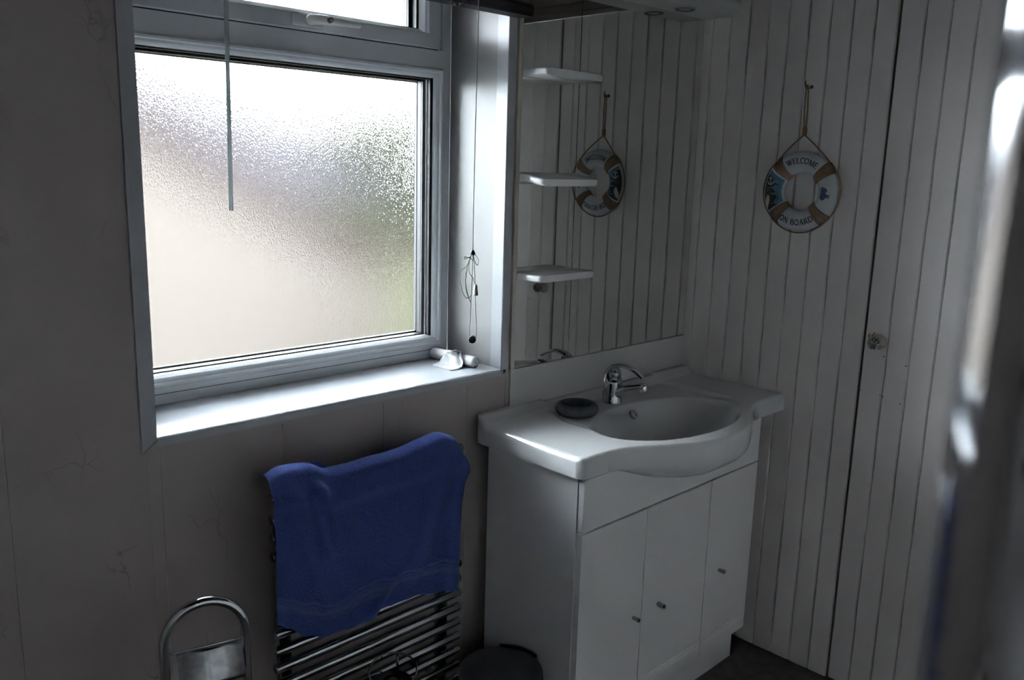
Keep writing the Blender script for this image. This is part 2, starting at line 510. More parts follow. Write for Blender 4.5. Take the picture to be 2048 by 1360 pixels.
fp = obj('frosted_pane', bx(gx0 + .02, gx1 - .02, YF + .055, YF + .059, gz0 + .012, gz1 - .014), 'frosted', win)
fp['label'] = 'frosted pane with fine pebbled texture'
obj('outer_gasket', moulding(gx0 + .020, gx1 - .020, gz0 + .012, gz1 - .014, [(0, YF + .0595), (.020, YF + .0595), (.020, YF + .068), (0, YF + .068)]), 'gasket', win)
# top-hung sash
sx0, sx1, sz0, sz1 = fx0 + .012, 1.497, TZ, WZ1 - .008
sash = obj('sash', moulding(sx0, sx1, sz0, sz1, [(0, YF + .03), (0, YF - .012), (.002, YF - .014), (.034, YF - .014), (.036, YF - .012), (.036, YF + .03)]), 'upvc', win)
obj('sash_bead', moulding(sx0 + .034, sx1 - .042, sz0 + .0285, sz1 - .034, [(0, YF + .02), (0, YF - .013), (.006, YF - .012), (.009, YF - .008), (.016, YF + .002), (.016, YF + .02)]), 'upvc', sash)
obj('sash_gasket', moulding(sx0 + .050, sx1 - .058, sz0 + .040, sz1 - .05, [(0, YF + .002), (.006, YF + .004), (.006, YF + .024), (0, YF + .024)]), 'gasket', sash)
obj('sash_edge_seal', moulding(sx0 + .052, sx1 - .061, sz0 + .034, sz1 - .052, [(0, YF + .0245), (.012, YF + .0245), (.012, YF + .046), (0, YF + .046)]), 'gasket', sash)
obj('sash_spacer', moulding(sx0 + .064, sx1 - .073, sz0 + .046, sz1 - .064, [(-.0005, YF + .031), (.0006, YF + .031), (.0006, YF + .039), (-.0005, YF + .039)]), 'spacer', sash)
obj('sash_pane', bx(sx0 + .03, sx1 - .04, YF + .047, YF + .051, sz0 + .03, sz1 - .03), 'frosted', sash)
obj('sash_seal', moulding(sx0 - .003, sx1 + .003, sz0 - .002, sz1 + .003, [(0, YF - .002), (.003, YF - .002), (.003, YF + .004), (0, YF + .004)]), 'gasket', sash)
# sash handle
hx, hz, hy = 1.125, 1.8225, YF - .014
h = obj('handle', bx(hx - .062, hx + .018, hy - .010, hy, hz - .013, hz + .013, .005, 3), 'upvc', sash, auto=50)
lev = bez([(hx - .025, hy - .012, hz), (hx - .012, hy - .030, hz + .001), (hx + .02, hy - .036, hz + .002), (hx + .06, hy - .030, hz + .003), (hx + .108, hy - .026, hz + .003)], 6)
obj('lever', tube(bmesh.new(), lev, [.013 - .006 * i / (len(lev) - 1) if i > 3 else .009 + .0015 * i for i in range(len(lev))], 12), 'handle_white', h, smooth=True)
obj('lock_button', lathe(bmesh.new(), [(0, -.012), (.006, -.012), (.007, -.008), (.007, 0)], (hx + .012, hy - .040, hz + .002), 'Y', 16), 'lens', h, smooth=True)
# sill board, reveals
bm = bmesh.new()
prism(bm, [(YF + .002, WZ0 - .018), (YF + .002, WZ0), (-.0, WZ0), (-.004, WZ0 - .002), (-.006, WZ0 - .006), (-.006, WZ0 - .018)], 'X', WX0, WX1)
obj('window_sill', bm, 'sill', win)
bm = bmesh.new()
prism(bm, [(WX1, 0.0), (1.5465, YF), (WX1 + .004, YF), (WX1 + .004, 0.0)], 'Z', WZ0 - .001, WZ1)
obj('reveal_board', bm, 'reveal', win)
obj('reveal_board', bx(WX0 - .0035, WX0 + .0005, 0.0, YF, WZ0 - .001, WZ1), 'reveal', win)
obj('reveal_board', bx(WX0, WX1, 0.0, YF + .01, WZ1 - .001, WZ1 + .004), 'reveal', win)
# flat cover trims round the opening
tw = .030
bm = bmesh.new()
prism(bm, [(WX0 - tw, WZ0 - .026), (WX0 - .0006, WZ0 - .0006 - .002), (WX0 - .0006, WZ1), (WX0 - tw, WZ1)], 'Y', -.006, 0.0)
tag(obj('trim_1', bm, 'trim'), kind='structure')
bm = bmesh.new()
prism(bm, [(WX0 - tw + .001, WZ0 - .026), (WX1 + .024, WZ0 - .026), (WX1 + .001, WZ0 - .006), (WX0 + .0005, WZ0 - .006)], 'Y', -.0055, 0.0)
tag(obj('trim_2', bm, 'panel'), kind='structure')
tag(obj('trim_3', bx(WX1 - .001, WX1 + .024, -.006, 0.0, WZ0 - .004, WZ1, .002), 'trim'), kind='structure')
bm = bmesh.new()
prism(bm, [(WX1 - .0005, -.0055), (WX1 - .0005, .034), (WX1 - .0022, .036), (WX1 - .003, -.004), (WX1 - .0015, -.0062)], 'Z', WZ0 + .0005, WZ1)
obj('corner_strip', bm, 'strip_white', win)

# ------------------------------------------------------------------ raised venetian blind with wand and cord
bl = empty('venetian_blind', (1.09, -0.05, 1.866), 'raised dark slatted blind above the window, seen at the top edge', 'blind')
BX0, BX1 = 0.60, 1.558
bm = bmesh.new()
prof = [(-.078, 1.872), (-.074, 1.866), (-.030, 1.866), (-.026, 1.872), (-.026, 1.886), (-.030, 1.892), (-.074, 1.892), (-.078, 1.886)]
prism(bm, prof, 'X', BX0, BX1)
obj('bottom_rail', bm, 'blind', bl)
z = 1.894
while z < 1.985:
    bm = bmesh.new()
    prism(bm, [(-.077, z), (-.052, z + .0035), (-.027, z), (-.027, z + .001), (-.052, z + .0045), (-.077, z + .001)], 'X', BX0 + .002, BX1 - .002)
    obj('slat', bm, 'blind', bl); z += .0055
obj('head_rail', bx(BX0, BX1, -.080, -.024, 1.992, ZC - .001, .003), 'blind', bl)
bm = bmesh.new()
for i in range(16):
    px = 1.315 + random.uniform(-.02, .022); ln = random.uniform(.004, .013)
    tube(bm, bez([(px, -.079, 1.872), (px + random.uniform(-.006, .006), -.081, 1.868 - ln * .5), (px + random.uniform(-.006, .006), -.080, 1.868 - ln)], 3), .0010, 5)
fr_ = obj('frayed_ladder_tape', bm, 'blind', bl); fr_['label'] = 'frayed end of the ladder tape'
obj('tilt_wand', tube(bmesh.new(), [(0.771, -.085, 1.99), (0.7695, -.085, 1.79), (0.765, -.085, 1.42)], .0042, 8), 'acrylic', bl, smooth=False)
CXc, CYc = 1.400, -0.082
def cpx(dx, dz, dy=0.0):   # offsets in millimetres from the knot
    return (1.371 + dx * .001, CYc + dy * .001, 1.309 + dz * .001)
cord = obj('pull_cord', tube(bmesh.new(), bez([(1.376, CYc, 1.995), (1.3755, CYc, 1.8), (1.3725, CYc, 1.5), cpx(1, 6)], 8), .0011, 6), 'cord', bl, smooth=True)
bm = bmesh.new()
# tied bow and slack loops below the knot
tube(bm, bez([cpx(0, 0, -3), cpx(-14, -9, -4), cpx(-26, -6, -3), cpx(-24, -12, -2), cpx(-12, -8, -3), cpx(0, -16, -3), cpx(2, -2, -3)], 6), .0009, 6)
tube(bm, bez([cpx(0, 0, -3), cpx(9, -5, -3), cpx(17, -16, -3), cpx(15, -28, -3), cpx(6, -22, -4), cpx(-2, -4, -3)], 6), .0009, 6)
tube(bm, bez([cpx(-6, -6), cpx(-18, -30), cpx(-36, -40), cpx(-37, -62), cpx(-26, -95), cpx(-12, -106), cpx(0, -98)], 7), .0009, 6)
tube(bm, bez([cpx(-6, -6), cpx(-16, -32), cpx(-20, -56), cpx(-18, -86), cpx(-6, -112), cpx(-1, -118)], 7), .0009, 6)
tube(bm, bez([cpx(-4, -4), cpx(-10, -30), cpx(-8, -46), cpx(4, -60), cpx(8, -72)], 7), .0009, 6)
tube(bm, bez([cpx(-10, -20), cpx(-20, -62), cpx(-14, -92), cpx(-3, -116)], 7), .0009, 6)
obj('slack_loop', bm, 'cord', cord, smooth=True)
obj('long_loop', tube(bmesh.new(), bez([cpx(1, 0), cpx(1, -40), cpx(-1, -90), cpx(-3, -150), cpx(-5, -196), cpx(0, -212), cpx(10, -210), cpx(17, -196), cpx(15, -150), cpx(11, -95), cpx(9, -50), cpx(4, -6)], 8), .0011, 6), 'cord', cord, smooth=True)
obj('knot', lathe(bmesh.new(), [(0, -.006), (.005, -.004), (.0065, 0), (.004, .006), (0, .009)], cpx(1, 0), 'Z', 10), 'cord_weight', cord, smooth=True)
obj('cord_toggle', lathe(bmesh.new(), [(0, -.013), (.0055, -.013), (.006, -.010), (.0036, .012), (0, .013)], cpx(11, -88, -2), 'Z', 14), 'cord_end', cord, smooth=True)
bm = lathe(bmesh.new(), [(0, -.005), (.0085, -.005), (.0095, -.003), (.0095, .003), (.0085, .005), (0, .005)], (0, 0, 0), 'X', 20)
bmesh.ops.rotate(bm, verts=bm.verts, cent=(0, 0, 0), matrix=Matrix.Rotation(R(48), 3, 'Z'))
bmesh.ops.translate(bm, verts=bm.verts, vec=cpx(3, -208, -2))
obj('cord_weight', bm, 'cord_weight', cord, auto=40)

# ------------------------------------------------------------------ roll of white bags on the sill
rl = empty('bag_roll', (1.50, 0.12, WZ0), 'white paper-like roll with a loose crumpled sheet lying in the corner of the sill', 'roll')
A = Vector((1.505, 0.045, WZ0 + .0155)); B = Vector((1.492, 0.205, WZ0 + .0155))
bm = lathe(bmesh.new(), [(0, .003), (.003, .003), (.004, 0), (.009, -.001), (.0115, .002), (.012, -.001), (.0145, .001), (.0150, .004), (.0152, .045), (.0146, .046), (.0147, .049), (.0150, .050), (.0152, .158), (.013, .161), (0, .160)], (0, 0, 0), 'Y', 28)
bmesh.ops.rotate(bm, verts=bm.verts, cent=(0, 0, 0), matrix=Matrix.Rotation(R(4.6), 3, 'Z'))
bmesh.ops.translate(bm, verts=bm.verts, vec=A)
obj('roll', bm, 'paper', rl, auto=50)
bm = lathe(bmesh.new(), [(0, -.0012), (.0028, -.0012), (.0030, .002)], (A.x, A.y + .001, A.z), 'Y', 14)
obj('roll_core', bm, 'paper_core', rl)
bm = bmesh.new()
NU, NV = 26, 14
grid = []
for i in range(NU + 1):
    row = []
    for j in range(NV + 1):
        u, v = i / NU, j / NV
        # wraps the roll then runs down over the sill towards the room and left
        ang = R(-60) + u * R(235)
        if u < 0.62:
            a = R(10) + (u / .62) * R(165); rad = .0168 + .006 * math.sin(u * 9 + v * 4) ** 2 * u
            px = A.x - .004 + rad * math.cos(a); pz = A.z + rad * math.sin(a)
        else:
            q = (u - .62) / .38
            px = A.x - .021 - .050 * q; pz = max(WZ0 + .0012, A.z + .0015 - .034 * q - .004 * math.sin(q * 7))
        py = .085 + v * .070 - .030 * (u - .3) + .010 * math.sin(u * 6 + v * 3)
        pz += .0045 * math.sin(v * 11 + u * 5) * (0.4 + u) if pz > WZ0 + .006 else 0.0012 * math.sin(v * 13)
        row.append(bm.verts.new((px, py, max(pz, WZ0 + .001))))
    grid.append(row)
for i in range(NU):
    for j in range(NV):
        bm.faces.new((grid[i][j], grid[i + 1][j], grid[i + 1][j + 1], grid[i][j + 1]))
sh = obj('loose_sheet', bm, 'paper', rl, smooth=True)
md = sh.modifiers.new('thick', 'SOLIDIFY'); md.thickness = .0006
bm = bmesh.new()
q0 = [(1.512, .098, A.z + .010), (1.500, .088, A.z + .024), (1.478, .092, A.z + .030), (1.470, .120, A.z + .020), (1.485, .140, A.z + .016), (1.505, .125, A.z + .016)]
cen = bm.verts.new((1.488, .112, A.z + .024))
vv = [bm.verts.new(p) for p in q0]
for i in range(6): bm.faces.new((cen, vv[i], vv[(i + 1) % 6]))
bmesh.ops.subdivide_edges(bm, edges=bm.edges, cuts=2, use_grid_fill=True)
cf = obj('folded_corner', bm, 'paper', rl)
md = cf.modifiers.new('thick', 'SOLIDIFY'); md.thickness = .0006

# ------------------------------------------------------------------ mirror unit with shelves and light canopy
MX0, MJ, MX1, MZ0 = 1.597, 1.815, 2.388, 0.981
mu = empty('mirror_unit', (1.99, 0, MZ0), 'tall wall mirror above the basin with three small white shelves', 'mirror')
def mirror_pane(x0, x1):
    bm = bmesh.new()
    loops = []
    for ins, y in ((0, -.0005), (0, -.006), (.0004, -.0064)):
        loops.append([bm.verts.new(c) for c in ((x0 + ins, y, MZ0 + ins), (x1 - ins, y, MZ0 + ins), (x1 - ins, y, 1.972 - ins), (x0 + ins, y, 1.972 - ins))])
    for A_, B_ in zip(loops, loops[1:]):
        for i in range(4): bm.faces.new((A_[i], A_[(i + 1) % 4], B_[(i + 1) % 4], B_[i]))
    bm.faces.new(loops[-1]); bm.faces.new(loops[0])
    return bm
obj('mirror_pane', mirror_pane(MX0, MJ - .0011), 'mirror', mu)
obj('mirror_pane', mirror_pane(MJ + .0011, MX1), 'mirror', mu)
obj('edge_strip', bx(1.583, MX0 - .0005, -.008, 0, MZ0 - .002, 1.972, .0015), 'strip', mu)
obj('mirror_backing', bx(MX0 + .001, MX1 - .001, -.0006, 0.0, MZ0 + .001, 1.97), 'gasket', mu)
for zz, droop in ((1.735, 0.0), (1.481, R(10.0)), (1.222, 0.0)):   # the middle shelf sags forward
    bm = bmesh.new()
    n = 8
    D = .094
    rc = .013
    poly = [(MX0, -.008)]
    for i in range(n + 1):
        a = PI + (PI / 2) * i / n
        poly.append((MX0 + rc + rc * math.cos(a), -D + rc + rc * math.sin(a)))
    for i in range(n + 1):
        a = 1.5 * PI + (PI / 2) * i / n
        poly.append((MJ - rc + rc * math.cos(a), -D + rc + rc * math.sin(a)))
    poly.append((MJ, -.008))
    prism(bm, poly, 'Z', zz, zz + .018)
    es = [e for e in bm.edges if abs(e.verts[0].co.z - e.verts[1].co.z) < 1e-5 and not (e.verts[0].co.y > -.009 and e.verts[1].co.y > -.009)]
    bmesh.ops.bevel(bm, geom=es, offset=.005, segments=3, profile=.5, affect='EDGES')
    if droop: bmesh.ops.rotate(bm, verts=bm.verts, cent=(0, -.008, zz + .016), matrix=Matrix.Rotation(droop, 3, 'X'))
    obj('shelf', bm, 'plastic_shelf', mu, auto=50)
pz0 = 1.972
poly = [(-.0, pz0), (-.085, pz0)] + [(-.085 - .040 * math.sin(a), pz0 + .032 - .032 * math.cos(a)) for a in [PI / 2 * i / 8 for i in range(1, 9)]] + [(-.125, ZC - .016), (-.110, ZC - .008), (0, ZC - .008)]
pel = obj('light_canopy', prism(bmesh.new(), poly, 'X', 1.600, XR - .001), 'pelmet', mu, auto=40)
for xx in (1.80, 2.20):
    obj('spotlight', lathe(bmesh.new(), [(0, .002), (.016, .001), (.020, -.001), (.026, -.004), (.029, -.002), (.030, .002)], (xx, -.062, pz0), 'Z', 28), 'lens', pel, smooth=True)

# splashback board between basin and mirror
tag(obj('splashback', bx(1.585, XR - .001, -.007, 0, .862, MZ0 - .003, .0015), 'board'), 'plain white splashback board between the mirror and the basin', 'splashback')

# ------------------------------------------------------------------ basin
BXL, BXR, ZT = 1.455, XR - .001, .856
bs = empty('washbasin', (1.93, 0, .80), 'white ceramic washbasin with a bulging bowl set on the vanity cabinet', 'basin')
def F(x):
    u = abs(x - 1.905) / .385
    f = .383 + .120 * (1 - ss(.10, .93, u))
    # rounded front corners
    d = x - BXL
    if d < .022: f -= .022 - math.sqrt(max(0, .022 ** 2 - (.022 - d) ** 2))
    return f
def bowl_r(x, y):
    ex = abs((x - 1.908) / .258); ey = abs((y + .295) / .152)
    return (ex ** 2.05 + ey ** 2.05) ** (1 / 2.05)
def back_y(x):
    d = x - BXL
    return -.004 - (.030 - math.sqrt(max(0, .030 ** 2 - (.030 - min(d, .03)) ** 2))) if d < .03 else -.004
def ztop(x, y):
    z = ZT
    # lowered tap platform
    wl = 1.655 + .05 * ss(-.16, -.02, y)
    pf = ss(wl - .006, wl + .012, x) * (1 - ss(2.21, 2.23, x)) * ss(-.33, -.24, y)
    z -= .006 * pf
    r = bowl_r(x, y)
    if r < 1.05:
        q = (1.05 - r) / 1.05
        z -= .118 * (1 - (1 - min(1, q * 1.75)) ** 2.2) * ss(0, .10, q)
    # back upstand
    z += .022 * ss(-.052, -.022, y)
    return z
def zbot(x, v):
    # underside: slab with the bowl bulging below it, flush with the front edge
    z = ZT - .050
    u = abs(x - 1.895) / .372
    if u < 1:
        q = max(0.0, (v - .45) / .55)
        z -= .098 * (1 - u ** 2) ** 1.25 * math.sqrt(max(0.0, 1 - q ** 2.4))
    return z
bm = bmesh.new()
NX, NY = 150, 84
xs = [BXL + (BXR - BXL) * (0.5 - 0.5 * math.cos(PI * i / NX)) * 0.35 + (BXR - BXL) * (i / NX) * 0.65 for i in range(NX + 1)]
top, bot = [], []
for x in xs:
    f = F(x); b0 = back_y(x)
    rt, rb = [], []
    for j in range(NY + 1):
        v = j / NY
        v = v * .6 + .4 * (.5 - .5 * math.cos(PI * v))
        y = b0 + (-f - b0) * v
        # distance to outer edges, for the rolled rim
        de = min(f + y, x - BXL)
        roll = 0.0
        if de < .014: roll = .014 - math.sqrt(max(0, .014 ** 2 - (.014 - max(0, de)) ** 2))
        rt.append(bm.verts.new((x, y, ztop(x, y) - roll)))
        # the underside is pulled in slightly
        yb = y
        rb.append(bm.verts.new((x, yb, zbot(x, v))))
    top.append(rt); bot.append(rb)
for i in range(NX):
    for j in range(NY):
        bm.faces.new((top[i][j], top[i + 1][j], top[i + 1][j + 1], top[i][j + 1]))
        bm.faces.new((bot[i][j], bot[i][j + 1], bot[i + 1][j + 1], bot[i + 1][j]))
for i in range(NX):
    bm.faces.new((top[i][NY], top[i + 1][NY], bot[i + 1][NY], bot[i][NY]))
    bm.faces.new((top[i][0], bot[i][0], bot[i + 1][0], top[i + 1][0]))
for j in range(NY):
    bm.faces.new((top[0][j], top[0][j + 1], bot[0][j + 1], bot[0][j]))
    bm.faces.new((top[NX][j], bot[NX][j], bot[NX][j + 1], top[NX][j + 1]))
obj('basin_body', bm, 'ceramic', bs, auto=60)
bm = lathe(bmesh.new(), [(0, -.002), (.008, -.002), (.009, -.004), (.013, -.004), (.0145, -.001), (.0145, .004)], (0, 0, 0), 'Y', 24)
bmesh.ops.rotate(bm, verts=bm.verts, cent=(0, 0, 0), matrix=Matrix.Rotation(R(-38), 3, 'X'))
bmesh.ops.translate(bm, verts=bm.verts, vec=(1.926, -.166, .828))
obj('overflow_ring', bm, 'chrome', bs, auto=40)
obj('waste', lathe(bmesh.new(), [(0, .003), (.012, .003), (.020, .002), (.022, -.002)], (1.93, -.30, ZT - .118), 'Z', 24), 'chrome', bs, auto=40)

# mixer tap
tx, ty, tz = 1.914, -.098, .8503
tp = empty('mixer_tap', (tx, ty, tz), 'chrome single-lever mixer tap at the back of the basin', 'tap')
body = bmesh.new()
lathe(body, [(0, 0), (.027, 0), (.028, .003), (.0245, .010), (.0235, .030), (.0240, .048), (.0245, .060), (.0235, .072), (0, .076)], (tx, ty, tz), 'Z', 32)
obj('tap_body', body, 'chrome', tp, smooth=True)
sp = bez([(tx, ty - .010, tz + .030), (tx, ty - .040, tz + .046), (tx, ty - .075, tz + .059), (tx, ty - .104, tz + .068)], 6)
obj('spout', tube(bmesh.new(), sp, [.016 - .005 * i / (len(sp) - 1) for i in range(len(sp))], 16), 'chrome', tp, smooth=True)
obj('aerator', lathe(bmesh.new(), [(0, -.012), (.0095, -.012), (.0105, -.009), (.0125, .004), (.010, .010), (0, .012)], (tx, ty - .106, tz + .066), 'Z', 20), 'chrome', tp, smooth=True)
lv = bez([(tx, ty + .022, tz + .060), (tx, ty + .020, tz + .088), (tx, ty + .000, tz + .108), (tx, ty - .035, tz + .116), (tx, ty - .070, tz + .108), (tx, ty - .104, tz + .090)], 6)
bm = bmesh.new()
n = len(lv)
fr = frames(lv)
rings = []
for i, p in enumerate(lv):
    t = i / (n - 1)
    wv = .021 - .012 * t; th = .010 - .0065 * t
    tan = (lv[min(i + 1, n - 1)] - lv[max(i - 1, 0)]).normalized()
    side = Vector((1, 0, 0)); nr = tan.cross(side).normalized()
    rings.append([bm.verts.new(p + side * wv * math.cos(a) + nr * th * math.sin(a)) for a in [2 * PI * k / 16 for k in range(16)]])
for A_, B_ in zip(rings, rings[1:]):
    for k_ in range(16): bm.faces.new((A_[k_], A_[(k_ + 1) % 16], B_[(k_ + 1) % 16], B_[k_]))
bm.faces.new(rings[0][::-1]); bm.faces.new(rings[-1])
obj('lever', bm, 'chrome', tp, smooth=True)
obj('cartridge', lathe(bmesh.new(), [(0, .104), (.014, .102), (.0185, .090), (.0185, .070), (0, .07)], (tx, ty - .003, tz), 'Z', 24), 'chrome', tp, smooth=True)
obj('pull_rod', tube(bmesh.new(), [(tx, ty + .036, tz), (tx, ty + .036, tz + .05)], .0022, 8), 'chrome', tp, smooth=True)

# soap dish
tag(obj('soap_dish', lathe(bmesh.new(), [(0, .001), (.038, .001), (.052, .006), (.059, .017), (.056, .028), (.048, .034), (.041, .033), (.038, .028), (.037, .015), (.024, .011), (0, .010)], (1.741, -.113, .8505), 'Z', 44), 'stone', smooth=True),
    'dark grey round stone soap dish on the left of the basin deck', 'soap dish')

# ------------------------------------------------------------------ vanity cabinet
VX0, VX1, VY0, VY1, VZT = 1.474, 2.284, -.045, -.372, .802
vc = empty('vanity_cabinet', (1.88, -.2, 0), 'white three-door vanity cabinet under the washbasin', 'cabinet')
for xa in (VX0, VX1 - .016):
    bm = bmesh.new()
    yf = VY1 + .019
    prism(bm, [(VY0, 0), (VY1 + .052, 0), (VY1 + .052, .112), (yf, .112), (yf, VZT), (VY0, VZT)], 'X', xa, xa + .016)
    obj('side_panel', bm, 'cabinet', vc)
obj('gap_shade_board', bx(VX0 + .016, VX1 - .016, VY1 + .0182, VY1 + .0195, .128, VZT - .01), 'gap_shade', vc)  # dark board added behind the doors; its colour stands in for shade in the gaps
obj('base_panel', bx(VX0 + .016, VX1 - .016, VY0, VY1 + .02, .112, .128), 'cabinet', vc)
obj('back_panel', bx(VX0 + .016, VX1 - .016, VY0 - .006, VY0, .0, VZT), 'cabinet', vc)
obj('plinth', bx(VX0 + .016, VX1 - .004, VY1 + .036, VY1 + .052, 0.0, .112), 'cabinet', vc)
bm = bmesh.new()
fbx = bx(VX0 + .002, VX1 - .001, VY1, VY1 + .0175, .665, VZT - .005, .0015)
bm.free()
# fascia is scooped below the bowl
obj('fascia', fbx, 'cabinet', vc)
def door_mesh(x0, x1):
    bm = bmesh.new()
    z0, z1 = .116, .6600
    y0, y1 = VY1, VY1 + .0175
    g = [.150, .158, .166]
    pr = [(y1, z0), (y0 + .001, z0), (y0, z0 + .001)]
    for q in g: pr += [(y0, q - .0014), (y0 + .0018, q), (y0, q + .0014)]
    pr += [(y0, z1 - .001), (y0 + .001, z1), (y1, z1)]
    return prism(bm, pr, 'X', x0, x1)
for (x0, x1, hx) in ((VX0 + .002, 1.7320, 1.698), (1.7360, 2.0332, 1.808), (2.0366, VX1 - .001, 2.108)):
    dd = obj('door', door_mesh(x0, x1), 'cabinet', vc)
    kb = obj('knob', lathe(bmesh.new(), [(0, -.021), (.0050, -.021), (.0056, -.0195), (.0052, -.012), (.0046, 0)], (hx, VY1, .366), 'Y', 16), 'dark_chrome', dd, auto=40)
    kb['label'] = 'small metal peg knob'
obj('filler_strip', bx(VX1 + .002, XR - .0015, VY0, VY0 - .012, 0, VZT), 'clad_back', vc)

# ------------------------------------------------------------------ lifebuoy on the cladding
LY, LZ, RR, RT, RD = -.386, 1.4645, .0835, .0295, .020
LXc = XR - .0215
lb = empty('lifebuoy', (LXc, LY, LZ), 'small white welcome lifebuoy bound with tan rope hanging on the plank wall', 'lifebuoy')
def lp(a, b, off=0.0):
    """(a to the viewer's right, b up) -> point on the front of the ring"""
    rho = math.hypot(a, b)
    q = max(-1, min(1, (rho - RR) / RT))
    h = RD * math.sqrt(max(0.0, 1 - q * q))
    return Vector((LXc - h - off, LY - a, LZ + b))
bm = bmesh.new()
NA, NB = 96, 24
rg = []
for i in range(NA):
    t = 2 * PI * i / NA
    rg.append([bm.verts.new((LXc - RD * math.sin(f), LY - (RR + RT * math.cos(f)) * math.cos(t), LZ + (RR + RT * math.cos(f)) * math.sin(t))) for f in [2 * PI * k / NB for k in range(NB)]])
for i in range(NA):
    A_, B_ = rg[i], rg[(i + 1) % NA]
    for k_ in range(NB): bm.faces.new((A_[k_], A_[(k_ + 1) % NB], B_[(k_ + 1) % NB], B_[k_]))
obj('ring', bm, 'ring_white', lb, smooth=True)
for ang in (38, 134, 226, 315):
    bm = bmesh.new()
    for j in range(7):
        t = R(ang + (j - 3) * 2.85)
        pts = [(LXc - (RD + .0014) * math.sin(f), LY - (RR + (RT + .0014) * math.cos(f)) * math.cos(t), LZ + (RR + (RT + .0014) * math.cos(f)) * math.sin(t)) for f in [2 * PI * k / 24 for k in range(24)]]
        tube(bm, pts, .0023, 6, closed=True)
    obj('rope_wrap', bm, 'rope', lb, smooth=True)
ro = RR + RT + .0035
def arc(t0, t1, n=14, bulge=.002):
    return [Vector((LXc - .004, LY - (ro + bulge * math.sin(PI * i / n)) * math.cos(R(t0 + (t1 - t0) * i / n)), LZ + (ro + bulge * math.sin(PI * i / n)) * math.sin(R(t0 + (t1 - t0) * i / n)))) for i in range(n + 1)]
for t0 in (-45, 135, 225):
    obj('edge_rope', tube(bmesh.new(), arc(t0, t0 + 90), .0022, 8), 'rope', lb, smooth=True)
KN = Vector((XR - .018, LY + .009, 1.634)); HK = Vector((XR - .020, LY + .012, 1.757))
bm = bmesh.new()
for s in (-1, 1):
    P0 = Vector((LXc - .006, LY - s * (ro * math.cos(R(48))), LZ + ro * math.sin(R(48))))
    tube(bm, bez([P0, (P0 + KN) / 2 + Vector((-.002, 0, -.002)), KN + Vector((0, 0, -.010))], 6), .0021, 8)
    tube(bm, bez([KN + Vector((0, -s * .003, .006)), KN.lerp(HK, .5) + Vector((0, -s * .0045, 0)), HK + Vector((0, -s * .003, -.002)), HK + Vector((0, 0, .001))], 6), .0021, 8)
obj('hanging_rope', bm, 'rope', lb, smooth=True)
obj('rope_knot', lathe(bmesh.new(), [(0, -.012), (.005, -.011), (.0064, -.006), (.0060, 0), (.0066, .006), (.005, .011), (0, .012)], KN, 'Z', 14), 'knot', lb, smooth=True)

def stroke(bm, pts, w, off=.0006, n=6, place=lp):
    """flat ribbon of width w along a 2D polyline, laid on the ring"""
    P = []
    for (x0, y0), (x1, y1) in zip(pts, pts[1:]):
        for k in range(n): P.append((x0 + (x1 - x0) * k / n, y0 + (y1 - y0) * k / n))
    P.append(pts[-1])
    L_, R_ = [], []
    for i, (px, py) in enumerate(P):
        ax, ay = P[max(i - 1, 0)]; bx_, by_ = P[min(i + 1, len(P) - 1)]
        dx, dy = bx_ - ax, by_ - ay; l = math.hypot(dx, dy) or 1
        ww = w(i / (len(P) - 1)) if callable(w) else w
        nx, ny = -dy / l * ww / 2, dx / l * ww / 2
        L_.append(bm.verts.new(place(px + nx, py + ny, off))); R_.append(bm.verts.new(place(px - nx, py - ny, off)))
    for i in range(len(P) - 1): bm.faces.new((L_[i], L_[i + 1], R_[i + 1], R_[i]))
